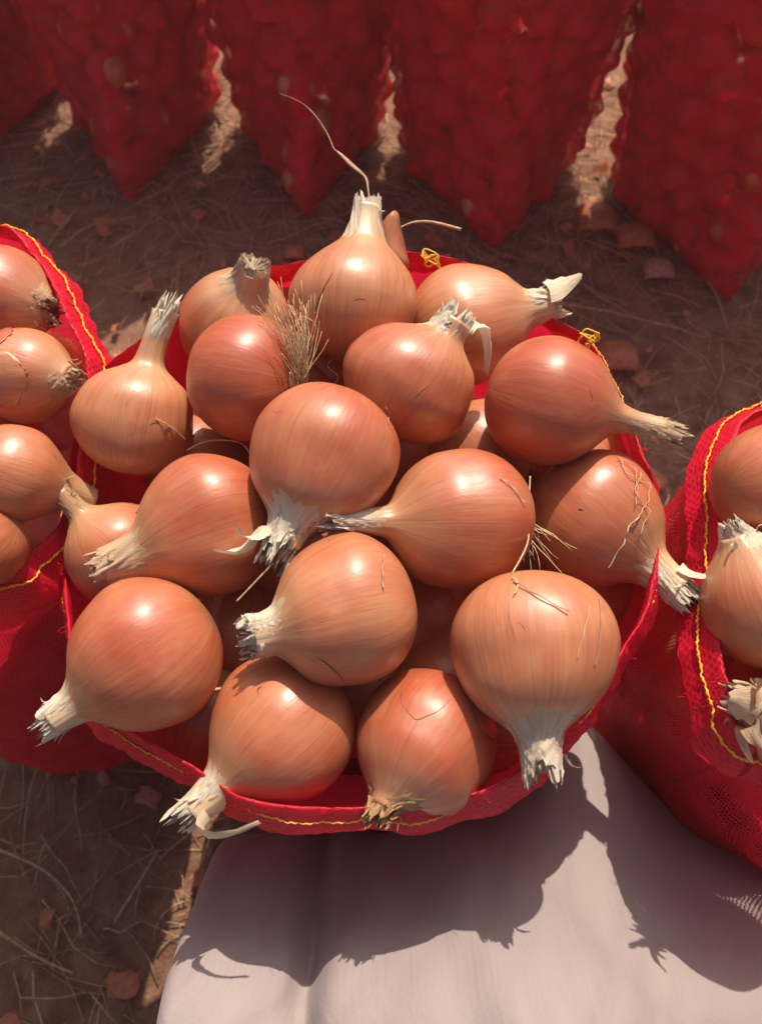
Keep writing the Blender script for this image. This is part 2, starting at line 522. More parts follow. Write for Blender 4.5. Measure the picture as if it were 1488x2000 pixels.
        for layer, (rs, ls) in enumerate(((1.03, 1.0), (.84, .97))):
            off = len(V)
            for i in range(nr):
                q = i / (nr - 1)
                for j in range(NB):
                    th = 2 * math.pi * j / NB
                    s = begin[j] + (length - (length - endl[(j * (1 + layer) + 7 * layer) % NB]) - begin[j]) * q * ls
                    cx, cy = centre(s)
                    pleatv = (.55 * math.cos(kp * (th + tw * q) + ph[3] + 1.4 * nz(q * 1.5, th, ph[4])) + 1.1 * nz(math.cos(th + tw * q) * 3.5 + ph[5], math.sin(th + tw * q) * 3.5, q * 1.6) + .3 * q * nz(math.cos(th) * 7, math.sin(th) * 7 + ph[1], q * 4)) * pleat * (.02 + 1.0 * q)
                    r = prof(s) * warp(th, s) * (rs if layer else .982 + .05 * min(1, q * 4)) * (1 + pleatv * (1 + .6 * layer)) * (1 + flare * q ** 2.2) * (1 - fk * q * math.cos(th - fa) ** 2)
                    if layer == 0: r += .0004 * min(1, q * 3)
                    V.append((cx + r * math.cos(th), cy + r * math.sin(th), s))
                    U.append((math.cos(th) * (1 - .2 * layer), math.sin(th), (s - s0) / max(.2 * Rr, length - s0)))
            Fc += grid_faces(nr, NB, True, off)
            if layer == 1:
                # core closing the throat
                ci = len(V)
                cx, cy = centre(length * .8)
                V.append((cx, cy, length * .92)); U.append((0, 0, .8))
                base = off + (nr - 1) * NB
                Fc += [(base + j, base + (j + 1) % NB, ci) for j in range(NB)]
        # shredded strips of scale at the end
        strips = [(rnd.uniform(0, 6.28), rnd.uniform(.10, .28) * Rr, rnd.uniform(.0, .9), rnd.uniform(.05, .13) * Rr) for _ in range(fl)]
        if flap: strips += [(a, l * Rr, cu, wd * Rr) for a, l, cu, wd in flap]
        for th, ln, curl, wd in strips:
            off = len(V)
            n = 7
            s_b = length * rnd.uniform(.80, .93)
            rb = prof(s_b) * (1 + flare * .7)
            for i in range(n):
                q = i / (n - 1)
                ang = curl * q * 1.5
                rr = rb + ln * q * math.sin(ang * .7)
                s = s_b + ln * q * math.cos(ang)
                wv = wd * (1 - .75 * q ** 2.5) * (1 + .15 * rnd.uniform(-1, 1))
                cx, cy = centre(s_b)
                for e in (-1, -.35, .35, 1):
                    tx, ty = -math.sin(th), math.cos(th)
                    bow = .22 * wd * (1 - e * e) * (1 - .3 * q) + .05 * wd * rnd.uniform(-1, 1)
                    r2 = rr + bow
                    V.append((cx + r2 * math.cos(th) + tx * e * wv * .5, cy + r2 * math.sin(th) + ty * e * wv * .5, s + .06 * wd * rnd.uniform(-1, 1)))
                    U.append((math.cos(th) + e * .3, math.sin(th), .9 + .3 * q))
            Fc += grid_faces(n, 4, False, off)
        nk = mesh('neck', V, Fc, M_NECK, root, vec=U)
        nk['seed'] = float(seed % 89) + .11
        nk['white'] = float(white)
    if roots:
        # (count, length in R, image direction the strands are combed to, spread)
        cnt, ln, comb, spread = roots
        V, Fc = [], []
        rm = root.matrix_basis.to_3x3().inverted()
        cd = rm @ (IMG_X * comb[0] + IMG_Y * comb[1]).normalized()
        tc = rm @ TO_CAM
        for i in range(cnt):
            a, q = rnd.uniform(0, 6.28), math.sqrt(rnd.random()) * .17 * Rr
            p = Vector((q * math.cos(a), q * math.sin(a), -.90 * Rr))
            L = ln * Rr * rnd.uniform(.45, 1.1)
            j = Vector((rnd.gauss(0, 1), rnd.gauss(0, 1), rnd.gauss(0, 1))) * spread
            dirv = Vector((0, 0, -1)) * .55 + cd * .8 + tc * .25 + j * .5
            pts = [p]
            for m in range(7):
                dirv = (dirv * .8 + (cd + tc * .10 + j * .8) * .35 + Vector((rnd.gauss(0, 1), rnd.gauss(0, 1), rnd.gauss(0, 1))) * spread * .35).normalized()
                nx = pts[-1] + dirv * L / 7
                rad = nx.length
                if rad < 1.015 * Rr: nx = nx * (1.02 * Rr / rad)
                pts.append(nx)
            tube(V, Fc, pts, lambda t: .00040 * (1 - .5 * t), 3)
        pk = len(V)
        for ring_ in range(4):
            for j in range(14):
                th = 2 * math.pi * j / 14
                r = (.17, .16, .10, .01)[ring_] * Rr * (1 + .12 * rnd.uniform(-1, 1))
                V.append(Vector((r * math.cos(th), r * math.sin(th), -(.87, .925, .95, .94)[ring_] * Rr)))
        Fc += grid_faces(4, 14, True, pk)
        tag(mesh('roots', V, Fc, M_ROOT, root), kind='stuff')
    return root

G_C = 'onions heaped in the middle sack'
ON = {}
def O(key, *a, **kw):
    ON[key] = onion(*a, **kw)
    return ON[key]

O('A', 'tall upright pale golden onion with thick white neck at the back of the middle sack', 690, 595, 127, .562, (712, 386), 2, G_C, 11, tint=0.15, white=1.0, rn=0.22, k=0.85, fl=3, flare=0.0, ragged=.07, start=0.9, sq=0.93)
O('B', 'tan onion with cut neck facing up, behind the rooty red onion', 460, 640, 108, .600, (517, 553), 50, G_C, 12, tint=.30, white=.55, rn=0.28, k=0.2, fl=1, flare=0.08, ragged=.05)
O('C', 'red copper onion with a brush of pale dry roots on its right side', 487, 738, 124, .537, (370, 722), -28, G_C, 13, tint=.98, neck=False, k=.6, rn=.15, roots=(95, 1.3, (-.25, -1), .30), sq=0.94)
O('D', 'olive tan onion with tall white neck at the left edge of the middle sack', 263, 828, 112, .562, (314, 592), 4, G_C, 14, tint=.16, white=1.0, rn=0.24, k=0.1, fl=3, flare=0.05, bend=.10, ragged=.16, sq=0.95)
O('E', 'pinkish onion with a bright white crumpled neck bent to upper right', 793, 752, 127, .520, (882, 612), 10, G_C, 15, tint=.62, white=1.0, rn=0.27, k=0.15, fl=4, flare=0.1, flap=[(-.6, .75, 1.4, .45)], sq=0.86)
O('F', 'pale golden onion with cream neck pointing right over the back rim', 905, 640, 118, .592, (1088, 597), 2, G_C, 16, tint=.12, white=.85, rn=0.29, k=0.45, fl=2, flare=0.05, flap=[(2.2, .6, .25, .5)])
O('G', 'bright orange onion whose twisted straw neck points right over the rim', 1065, 785, 130, .510, (1305, 850), 4, G_C, 17, tint=.92, white=.42, rn=0.185, k=0.4, fl=5, flare=0.4, sq=0.97)
O('H', 'large copper onion atop the heap, split white neck pointing lower left', 632, 885, 143, .475, (545, 1072), 14, G_C, 18, tint=.66, white=.98, rn=0.28, k=0.35, fl=5, flare=0.25, ragged=.25, flap=[(.0, .75, .55, .42), (.6, .5, .8, .3)], start=0.85)
O('I', 'glossy copper onion right of centre with a white flared neck pointing left', 905, 1015, 142, .486, (648, 1008), 23, G_C, 19, tint=.66, white=0.95, rn=0.2, k=0.05, fl=7, flare=0.5, roots=(26, .9, (.35, .9), .45))
O('J', 'striped copper onion with a broad tan neck pointing left', 415, 1025, 136, .497, (208, 1100), 18, G_C, 20, tint=.70, white=.38, rn=0.28, k=0.55, fl=3, flare=0.05, ragged=.08)
O('K', 'copper onion at the right rim with a frayed cream neck pointing lower right', 1150, 1010, 130, .525, (1300, 1158), 24, G_C, 21, tint=.62, white=.88, rn=0.28, k=0.4, fl=6, flare=0.0, flap=[(2.6, .6, .5, .3)])
O('L', 'pale pinkish onion in the centre front with a wide cream neck pointing left', 682, 1190, 145, .453, (488, 1228), 16, G_C, 22, tint=.36, white=.80, rn=0.29, k=0.0, fl=2, flare=0.25, ragged=.12, bend=.0, sq=0.95)
O('M', 'orange onion at the front left with a cream stubby neck over the rim', 293, 1275, 146, .455, (108, 1402), 14, G_C, 23, tint=.76, white=0.95, rn=0.21, k=0.3, fl=4, flare=0.2)
O('N', 'big pinkish tan onion at the front right, pleated cream neck pointing down', 1040, 1257, 163, .439, (1050, 1484), 18, G_C, 24, tint=.36, white=.84, rn=0.25, k=0.3, fl=3, flare=0.45, ragged=.14, start=0.78, sq=0.93)
O('O', 'copper onion at the front rim with a long cream shredded neck pointing lower left', 556, 1418, 142, .463, (378, 1562), 20, G_C, 25, tint=.58, white=.84, rn=0.235, k=0.6, fl=6, flare=0.05, ragged=.2, flap=[(2.2, .7, 1.5, .25)])
O('P', 'orange onion at the front rim with a short brown papery neck', 835, 1446, 139, .456, (736, 1552), 36, G_C, 26, tint=.80, white=.05, rn=0.15, k=0.1, fl=6, flare=0.5, pleat=.25, patches=[(1.9, -.55, .42, .34, .95)])
O('Q', 'tan onion low at the left rim with a brown neck leaning over it', 245, 1085, 106, .550, (138, 945), 18, G_C, 27, tint=.45, white=.15, rn=0.18, k=0.2, fl=4, flare=0.25)

# onions of the layer beneath, seen only as dark shapes in the gaps
G_B = 'onions buried under the top layer of the middle sack'
for i, (px, py, d) in enumerate(((560, 650, .655), (780, 870, .60), (930, 880, .585), (390, 900, .615), (560, 1090, .57), (480, 1240, .55), (800, 1200, .555), (890, 1330, .53), (690, 1360, .53), (1130, 1160, .575), (400, 1400, .53), (950, 1415, .53), (1120, 900, .60), (690, 1000, .60), (640, 735, .625), (570, 800, .60))):
    onion('shaded onion buried under the top layer of the middle sack', px, py, .041 * F / d, d, (px + random.Random(i).uniform(-90, 90), py + random.Random(i + 50).uniform(-90, 90)), -25, G_B, 60 + i, tint=.5, neck=False, k=.8)

G_L, G_R = 'onions in the left sack', 'onions in the right sack'
O('L1', 'reddish onion at the back of the left sack, under its seam', 2, 580, 98, .60, (112, 606), 5, G_L, 31, tint=.6, white=.2, rn=0.22, k=0.6, fl=5, flare=.2)
O('L2', 'dull dirty onion with peeling brown skin in the left sack', 50, 733, 92, .565, (160, 748), 10, G_L, 32, tint=.5, white=.25, rn=0.22, k=0.6, fl=5, flare=.2, patches=[(1.3, .15, .6, .5, .15), (2.3, -.35, .5, .4, .8)])
O('L3', 'smooth tan onion low in the left sack beside the shared rim', 28, 925, 100, .525, (160, 975), -35, G_L, 33, tint=.34, white=.35, neck=False, rn=.25, k=1.2)
O('L4', 'coppery onion at the front corner of the left sack', -38, 1062, 92, .51, (-120, 1110), 0, G_L, 34, tint=.6, neck=False, k=1.0)
O('R1', 'reddish onion at the back of the right sack beside its seam', 1510, 945, 120, .50, (1640, 930), -10, G_R, 35, tint=.55, neck=False, k=1.0)
O('R2', 'pale onion in the right sack with white neck tucked under its neighbour', 1500, 1182, 130, .478, (1425, 1035), 0, G_R, 36, tint=.30, white=.95, rn=0.19, k=0.6, fl=2, flare=0.0)
O('R3', 'onion with a ragged straw neck at the front of the right sack', 1590, 1415, 130, .462, (1425, 1345), 12, G_R, 37, tint=.45, white=.4, rn=0.22, k=0.6, fl=12, flare=0.1, ragged=.3, flap=[(1.0, .7, .6, .4), (2.2, .6, .9, .4), (1.6, .8, .3, .5), (2.8, .5, 1.2, .3)])
O('R4', 'onion with a white neck tip at the far back of the right sack', 1620, 805, 110, .56, (1530, 740), 10, G_R, 38, tint=.5, white=.9, rn=0.22, k=0.6)
for i, (px, py, d) in enumerate(((-30, 830, .60), (0, 680, .65), (1530, 1060, .56), (1560, 1290, .53))):
    onion('shaded onion under the top layer of a side sack', px, py, .04 * F / d, d, (px - 60, py + 40), -20, 'buried onions of the side sacks', 90 + i, tint=.5, neck=False, k=.8)

# ---------------------------------------------------------------- sacks
def fill_spheres(parent, pts, rad, seed):
    """the onions inside a closed net, only guessed at through it: one mass"""
    rnd = random.Random(seed)
    V, U, Fc = [], [], []
    for p in pts:
        off = len(V)
        ax = Vector((rnd.gauss(0, 1), rnd.gauss(0, 1), rnd.gauss(0, 1))).normalized()
        q = Vector((0, 0, 1)).rotation_difference(ax)
        rr = rad * rnd.uniform(.92, 1.04)
        for i in range(9):
            ph = math.pi * (i + .02) / 8.04
            for j in range(14):
                th = 2 * math.pi * j / 14
                v = Vector((rr * math.sin(ph) * math.cos(th), rr * math.sin(ph) * math.sin(th), rr * 1.02 * math.cos(ph)))
                V.append(Vector(p) + q @ v)
                U.append((math.cos(th) + p[0] * 9, math.sin(th) + p[2] * 9, math.cos(ph)))
        Fc += grid_faces(9, 14, True, off)
    o = mesh('onion_fill', V, Fc, M_BULB, parent, vec=U, local=False)
    o['tint'] = .55
    o['white'] = .3
    o['reach'] = 2.0
    o['seed'] = float(seed)
    return tag(o, 'onions packed inside the net, only dimly seen through it', kind='stuff')

def sack(label, loop, c, rb, seed, group, lean_out=.012, hem_w=.026, fill=True, taper=0.0, net=None, st_r=.00075, st_hide=0.0):
    """open net sack: loop = world points of the rim, c = (x, y) of the body axis, rb = body radius"""
    root = empty('net_sack', (c[0], c[1], 0))
    tag(root, label, 'sack', group)
    NC = 320
    L, per = resample(spline(loop, 600, True), NC)
    # start the seam of the loop consistently
    rnd = random.Random(seed)
    C = np.array([c[0], c[1], 0])
    cen = L.mean(0)
    out = L[:, :2] - cen[:2]
    nrm = np.zeros_like(out)
    tg = np.roll(L, -3, 0) - np.roll(L, 3, 0)
    nrm[:, 0], nrm[:, 1] = tg[:, 1], -tg[:, 0]
    nrm /= np.linalg.norm(nrm, axis=1)[:, None]
    if (nrm * out).sum() < 0: nrm = -nrm
    ang = np.arctan2(L[:, 1] - c[1], L[:, 0] - c[0])
    bumps = [(rnd.uniform(-math.pi, math.pi), rnd.uniform(.03, .62)) for _ in range(130)]
    # body
    zs = [0.0, .004, .010, .020, .032, .05, .08, .12, .16, .20, .25, .30, .35, .40, .45, .50, .55, .60, .64, .66]
    V, U = [], []
    rows = []
    for zi in range(46):
        q = zi / 45.0
        row = []
        for j in range(NC):
            top = L[j]
            z0 = top[2]
            z = z0 * (1 - q) + .004 * q if q > .12 else z0 - (z0 - .004) * q
            drop = z0 - z
            # body outline at this height
            zz = max(0.0, z)
            rbz = rb * (1.0 - .10 * max(0, (zz - .45) / .25) ** 2) * math.sqrt(max(.02, min(1, (zz + .01) / .13))) ** .8
            b = max((math.exp(-((math.remainder(ang[j] - a, 2 * math.pi) * rb) ** 2 + (zz - h) ** 2) / .028 ** 2) for a, h in bumps), default=0)
            rbz *= 1 + .05 * b
            rbz *= 1 - taper * (1 - min(1.0, zz / .55)) ** 1.2
            body = np.array([c[0] + rbz * math.cos(ang[j]), c[1] + rbz * math.sin(ang[j])])
            near = top[:2] + nrm[j] * (lean_out * min(1, drop / hem_w))
            mixf = min(1.0, max(0.0, (drop - hem_w) / .11))
            mixf = mixf * mixf * (3 - 2 * mixf)
            xy = near * (1 - mixf) + body * mixf
            pk = .0016 * nz(j * .35, q * 12, seed) + .0010 * nz(j * .9, q * 25, seed + 3)
            xy = xy + nrm[j] * pk
            row.append((xy[0], xy[1], z + .0012 * nz(j * .4, q * 9, seed + 8)))
            U.append((per * j / NC, z0 - z))
        V += row
    # seam duplicate not needed: u jumps once where the sack is turned away
    body = mesh('net_body', V, grid_faces(46, NC, True), net or M_NET, root, uv=U, local=False)
    # hem: band folded over outward
    V, U = [], []
    NH = 12
    for i in range(NH):
        q = i / (NH - 1)
        for j in range(NC):
            # cross-section: inner lip -> top -> outer skirt
            top = L[j]
            ruf = (.0026 * nz(j * .10, 1.5, seed) + .0018 * nz(j * .27, 3.5, seed)) * (.5 + q) + .0012 * nz(j * .7, q * 3, seed + 1)
            if q < .3:
                a = q / .3
                off, dz = -.0008 + .0006 * a, -.009 * (1 - a) + .0012 * a
            else:
                a = (q - .3) / .7
                off, dz = .0004 + (lean_out + .0016) * a, .0012 - (hem_w + .001) * a
            xy = top[:2] + nrm[j] * (off + ruf * (.4 + q))
            V.append((xy[0], xy[1], top[2] + dz + .0022 * nz(j * .13, 4.2, seed) + .0010 * nz(j * .6, q * 2, seed + 6)))
            U.append((per * j / NC, q * hem_w * 1.6))
    mesh('hem', V, grid_faces(NH, NC, True), M_HEM, root, uv=U, local=False)
    # yellow stitching run along the hem, dipping in and out
    V2, F2 = [], []
    n = NC * 3
    pts = []
    for i in range(n):
        j = i / 3.0
        j0, f = int(j) % NC, j - int(j)
        j1 = (j0 + 1) % NC
        row = 7
        a0, a1 = np.array(V[row * NC + j0]), np.array(V[row * NC + j1])
        nn = nrm[j0]
        p = a0 * (1 - f) + a1 * f
        wob = .0010 * nz(i * .05, 0, seed) + .0004 * nz(i * .4, 2, seed)
        lift = .0014 - st_hide * max(0, .35 + nz(i * .013, 9, seed) * 1.6) + .0004 * math.sin(i * 2.1) + .0004 * nz(i * .11, 7, seed)
        pts.append(Vector((p[0] + nn[0] * lift, p[1] + nn[1] * lift, p[2] + wob + .0012)))
    pts.append(pts[0])
    tube(V2, F2, pts, lambda t: st_r * (1 + .35 * math.sin(t * n * 1.05)), 5)
    mesh('stitching', V2, F2, M_STITCH, root, local=False)
    # frayed plastic threads along the hem
    V3, F3 = [], []
    for i in range(70):
        j = rnd.randrange(NC)
        p = Vector(V[rnd.randrange(2, NH) * NC + j])
        dv = Vector((nrm[j][0], nrm[j][1], 0)) * rnd.uniform(-.3, 1) + Vector((rnd.gauss(0, 1), rnd.gauss(0, 1), rnd.uniform(-.2, 1)))
        dv.normalize()
        ln = rnd.uniform(.003, .011)
        q = [p]
        for m in range(4):
            dv = (dv + Vector((rnd.gauss(0, 1), rnd.gauss(0, 1), rnd.gauss(0, 1))) * .35).normalized()
            q.append(q[-1] + dv * ln / 4)
        tube(V3, F3, q, .00022, 3)
    tag(mesh('frayed_threads', V3, F3, M_HEM, root, uv=[(0, 0)] * len(V3), local=False), kind='stuff')
    if fill:
        pts = []
        for lev in range(7):
            z = .05 + lev * .083
            rr = (rb * .72 if lev else rb * .56) * (1 - taper * (1 - min(1.0, z / .55)) ** 1.2)
            m = 13
            for j in range(m):
                a = 2 * math.pi * (j + .5 * (lev % 2)) / m + rnd.uniform(-.08, .08)
                pts.append((c[0] + rr * math.cos(a), c[1] + rr * math.sin(a), z + rnd.uniform(-.012, .012)))
            for j in range(6):
                a = 2 * math.pi * j / 6 + lev
                pts.append((c[0] + rr * .45 * math.cos(a), c[1] + rr * .45 * math.sin(a), z))
        fill_spheres(root, pts, .042, seed)
    return root, L

def zpx(lst):
    return [tuple(at_z(x, y, z)) for x, y, z in lst]

MID = zpx([(345, 600, .70), (400, 548, .70), (480, 526, .705), (560, 518, .715), (640, 500, .72), (730, 490, .722), (820, 494, .715), (900, 510, .71), (975, 545, .70),
           (1030, 592, .70), (1090, 628, .70), (1145, 660, .70), (1185, 730, .70), (1218, 800, .70), (1250, 880, .70), (1275, 950, .70), (1285, 1030, .70), (1278, 1110, .70),
           (1260, 1193, .70), (1220, 1268, .70), (1170, 1343, .70), (1115, 1408, .70), (1050, 1475, .70), (960, 1532, .70), (860, 1569, .70), (760, 1579, .70), (660, 1579, .70),
           (560, 1572, .70), (470, 1557, .70), (390, 1507, .69), (300, 1450, .685), (206, 1385, .68), (151, 1310, .68), (131, 1210, .67), (126, 1110, .655), (126, 1020, .65),
           (136, 930, .655), (146, 850, .665), (166, 770, .675), (215, 710, .685), (270, 668, .70), (320, 640, .70)])
mid_sack, MIDL = sack('open red net sack of onions in the middle, in front of the pale robe', MID, (-.008, .274), .184, 3, 'open net sacks in front', .009, .022, st_r=.00045, st_hide=.006, net=M_NET_CLOSE)

def side_loop(vis, c, r, z, a0, a1, n):
    """rim points seen in the photo, completed by the arc hidden outside the frame"""
    pts = zpx(vis)
    for i in range(1, n):
        a = a0 + (a1 - a0) * i / n
        pts.append((c[0] + r * math.cos(a), c[1] + r * math.sin(a), z))
    return pts
LC = (-.395, .355)
LEFT = side_loop([(0, 440, .71), (60, 490, .71), (100, 550, .71), (130, 615, .705), (160, 680, .70), (172, 750, .69), (160, 840, .68), (152, 920, .67), (140, 985, .665), (100, 1045, .67), (50, 1085, .675), (0, 1115, .68)],
                 LC, .165, .69, R(-60), R(-300), 9)
sack('open red net sack cut by the left edge of the photo', LEFT, LC, .182, 4, 'open net sacks in front', .014, .026)
RC = (.402, .200)
RIGHT = side_loop([(1488, 1448, .69), (1440, 1370, .70), (1408, 1290, .70), (1408, 1200, .70), (1416, 1100, .70), (1424, 1000, .70), (1420, 925, .70), (1436, 860, .70), (1488, 800, .70)],
                  RC, .165, .70, R(128), R(-132), 9)
sack('open red net sack with broad yellow-stitched seam at the right edge', RIGHT, RC, .198, 5, 'open net sacks in front', .014, .027, taper=.34)

# full sacks standing in a row behind, one corner of the foot pointing to the viewer
def back_sack(label, tip, lean, seed, rmax=.2, h=.84):
    root = empty('net_sack', tuple(tip))
    tag(root, label, 'sack', 'full net sacks in the shaded row behind')
    rnd = random.Random(seed)
    NA, NR = 150, 96
    D0 = .30
    def level(z):
        """(radius of the round body, reach of the front corner, centre) at height z"""
        f = min(1.0, z / .48)
        r = rmax * (.72 + .28 * f ** .9)
        if z < .03: r *= .90 + .10 * math.sqrt(z / .03)
        top = (z - .66) / (h - .66)
        if top > 0: r *= math.sqrt(max(.004, 1 - top ** 2.2))
        D = r + max(0.0, D0 - r) * max(0.0, 1 - z / .46) ** .85
        c = Vector((tip[0] + lean * (.5 + .5 * f), tip[1] + D0 + .03 * z, tip[2]))
        return r, D, c
    def reach(a, r, D):
        da = abs((a + math.pi / 2 + math.pi) % (2 * math.pi) - math.pi)      # angle from the front (-Y)
        if D <= r * 1.001: return r
        be = math.acos(r / D)
        return r / math.cos(be - da) if da < be else r
    pts, bumps = [], []
    z, lev = .045, 0
    while z < h - .03:
        r, D, c0 = level(z)
        m = max(1, int(2 * math.pi * r / .076))
        for j in range(m):
            a = 2 * math.pi * (j + .5 * (lev % 2)) / m + rnd.uniform(-.1, .1)
            zz = z + rnd.uniform(-.014, .014)
            rr = max(0.0, reach(a, r, D) - .0375)
            pts.append((c0.x + rr * math.cos(a), c0.y + rr * math.sin(a), tip[2] + zz))
            bumps.append((a, zz, rnd.uniform(.5, 1.2)))
        z += .060
        lev += 1
    A = np.array([x[0] for x in bumps]); Z = np.array([x[1] for x in bumps]); K = np.array([x[2] for x in bumps])
    V, U = [], []
    for i in range(NR):
        z = h * i / (NR - 1)
        r, D, c0 = level(z)
        for j in range(NA):
            a = 2 * math.pi * j / NA
            da = (a - A + math.pi) % (2 * math.pi) - math.pi
            b = (K * np.exp(-((da * max(r, .05)) ** 2 + (z - Z) ** 2) / .024 ** 2)).max()
            rr = reach(a, r, D) + .024 * b * min(1, r / .06) + .010 * nz(math.cos(a) * 1.7 + seed, math.sin(a) * 1.7, z * 4)
            V.append((c0.x + rr * math.cos(a), c0.y + rr * math.sin(a), tip[2] + z))
            U.append((a * rmax, z))
    Fc = grid_faces(NR, NA, True)
    Fc.append(tuple(range((NR - 1) * NA, NR * NA)))
    mesh('net_body', V, Fc, M_NET_BACK, root, uv=U, local=False)
    fill_spheres(root, pts, .038, seed)
    return root

BACK = [('full red net sack at the far left edge of the back row', (-60, 335), -.02, .215),
        ('full red net sack second from the left in the back row', (265, 398), -.02, .20),
        ('full red net sack in the back row above the onion with the long dry leaf', (600, 432), .0, .20),
        ('widest full red net sack in the back row, right of the middle', (955, 495), .02, .235),
        ('full red net sack at the right end of the back row', (1425, 590), .0, .245)]
for i, (lb, p, ln, rm) in enumerate(BACK):
    back_sack(lb, at_z(p[0], p[1], 0.0), ln, 200 + i * 7, rm)

# ---------------------------------------------------------------- robe of the person standing over the sacks
def robe():
    root = empty('person', (.1, -.15, 0))
    tag(root, 'person in an off-white cotton robe, knees beside the middle sack', 'person')
    # across: (x, height factor); along: (y, height factor)
    NX, NY = 170, 190
    ax = spline([(-.150, .02, 0), (-.148, .25, 0), (-.144, .58, 0), (-.139, .86, 0), (-.132, .96, 0), (-.115, .99, 0), (-.085, 1.0, 0), (-.062, .985, 0), (-.050, .955, 0), (-.043, .948, 0), (-.030, .985, 0),
                 (.0, 1.0, 0), (.04, 1.012, 0), (.08, 1.02, 0), (.12, 1.005, 0), (.155, .97, 0), (.20, .92, 0), (.26, .90, 0), (.34, .90, 0), (.42, .85, 0), (.47, .6, 0), (.49, .3, 0), (.50, .02, 0)], NX)
    ay = spline([(.096, .02, 0), (.093, .20, 0), (.090, .38, 0), (.084, .54, 0), (.074, .68, 0), (.058, .79, 0), (.034, .865, 0), (.008, .92, 0), (-.018, .975, 0), (-.05, 1.015, 0), (-.1, 1.02, 0), (-.18, 1.04, 0),
                 (-.26, 1.08, 0), (-.32, 1.05, 0), (-.35, .8, 0), (-.36, .4, 0), (-.36, .02, 0)], NY)
    V, U = [], []
    for i in range(NY):
        for j in range(NX):
            x, fx = ax[j][0], ax[j][1]
            y, fy = ay[i][0], ay[i][1]
            z = .622 * fx * fy
            # long soft folds running down from the lap
            ph = x * 21 + 1.2 * nz(x * 6, y * 3, 2) + (y + .1) * 4.0
            fold = .009 * math.sin(ph) + .006 * nz(x * 16 + y * 8, y * 5, 5) + .004 * nz(x * 34 - y * 14, y * 9, 9) + .0025 * nz(x * 60 - y * 40, y * 30, 4)
            # two drawn creases: cloth drops away left of one and right of the other
            c1 = -.050 + .50 * (y + .05) + .004 * nz(y * 20, 1)
            e1 = c1 - x
            fold -= .015 / (1 + math.exp(max(-40, min(40, -e1 / .0035)))) * math.exp(-max(0, e1) / .045)
            c2 = .128 - .95 * y + .006 * nz(y * 15, 5)
            e2 = x - c2
            fold -= .012 / (1 + math.exp(max(-40, min(40, -e2 / .006)))) * math.exp(-max(0, e2) / .05)
            c3 = .060 - .35 * y
            fold += .005 * math.exp(-((x - c3) / .012) ** 2) - .004 * math.exp(-((x - c3 + .028) / .012) ** 2)
            side = max(0.0, 1 - fy) * .9
            z2 = z + fold * fx * fy * (1 - .6 * side)
            y2 = y + fold * 1.3 * side - .06 * max(0, (x - .22)) * (1 - side) + .125 * math.exp(-((x - .185) / .06) ** 2) * max(0.0, min(1.0, (y + .01) / .095))
            x2 = x + (.006 * nz(z * 9, y * 6, 4)) * (1 - fx) * 3
            V.append((x2, y2, max(.004, z2)))
            U.append((x, -y + (1 - fy) * .6 + (1 - fx) * .3))
    mesh('robe', V, grid_faces(NY, NX, False), M_ROBE, root, uv=U, local=False)
robe()

# ---------------------------------------------------------------- small things on the heap
def strand(name, label, cat, pts, r, mat, parent=None, flat=1.0, n=4):
    V, Fc = [], []
    tube(V, Fc, [Vector(p) for p in spline([tuple(p) for p in pts], max(8, 5 * len(pts)))], r, n, flat=flat)
    o = mesh(name, V, Fc, mat, parent, local=False)
    if label: tag(o, label, cat)
    return o

# long dry leaf standing out of the upright onion, creased
strand('dry_leaf', None, None, [at_d(x, y, d) for x, y, d in ((722, 400, .585), (719, 370, .59), (714, 347, .595), (690, 325, .60), (662, 298, .605), (652, 290, .607), (640, 262, .61), (618, 228, .615), (595, 205, .62), (572, 192, .62), (546, 182, .625))],
       lambda t: .0009 + .0026 * math.exp(-((t - .30) / .10) ** 2) - .0005 * t, M_DRYLEAF, ON['A'], .35)
strand('straw', 'thin pale straw lying behind the neck of the upright onion', 'straw', [at_d(x, y, d) for x, y, d in ((780, 445, .60), (808, 434, .602), (845, 434, .604), (900, 448, .606))], lambda t: .0008 + .0005 * t, M_STRAW)
def sheet(name, outline, mat, parent, bow, n=7, label=None):
    """thin curved flake between two edge curves given as world points"""
    a, b = spline(outline[0], n), spline(outline[1], n)
    V = []
    for i in range(n):
        for e in range(5):
            f = e / 4
            p = a[i] * (1 - f) + b[i] * f
            V.append(Vector(p) + TO_CAM * (bow * 4 * f * (1 - f) + .0006 * nz(i * 1.7, e * 1.3, bow * 900)))
    o = mesh(name, V, grid_faces(n, 5, False), mat, parent, local=False)
    s = o.modifiers.new('thickness', 'SOLIDIFY'); s.thickness = .0003
    return o
sheet('skin_flake', ([tuple(at_d(x, y, .575)) for x, y in ((752, 500), (742, 462), (746, 435), (762, 417))], [tuple(at_d(x, y, .58)) for x, y in ((800, 525), (793, 490), (785, 455), (778, 418))]), M_FLAKE, ON['A'], .006)

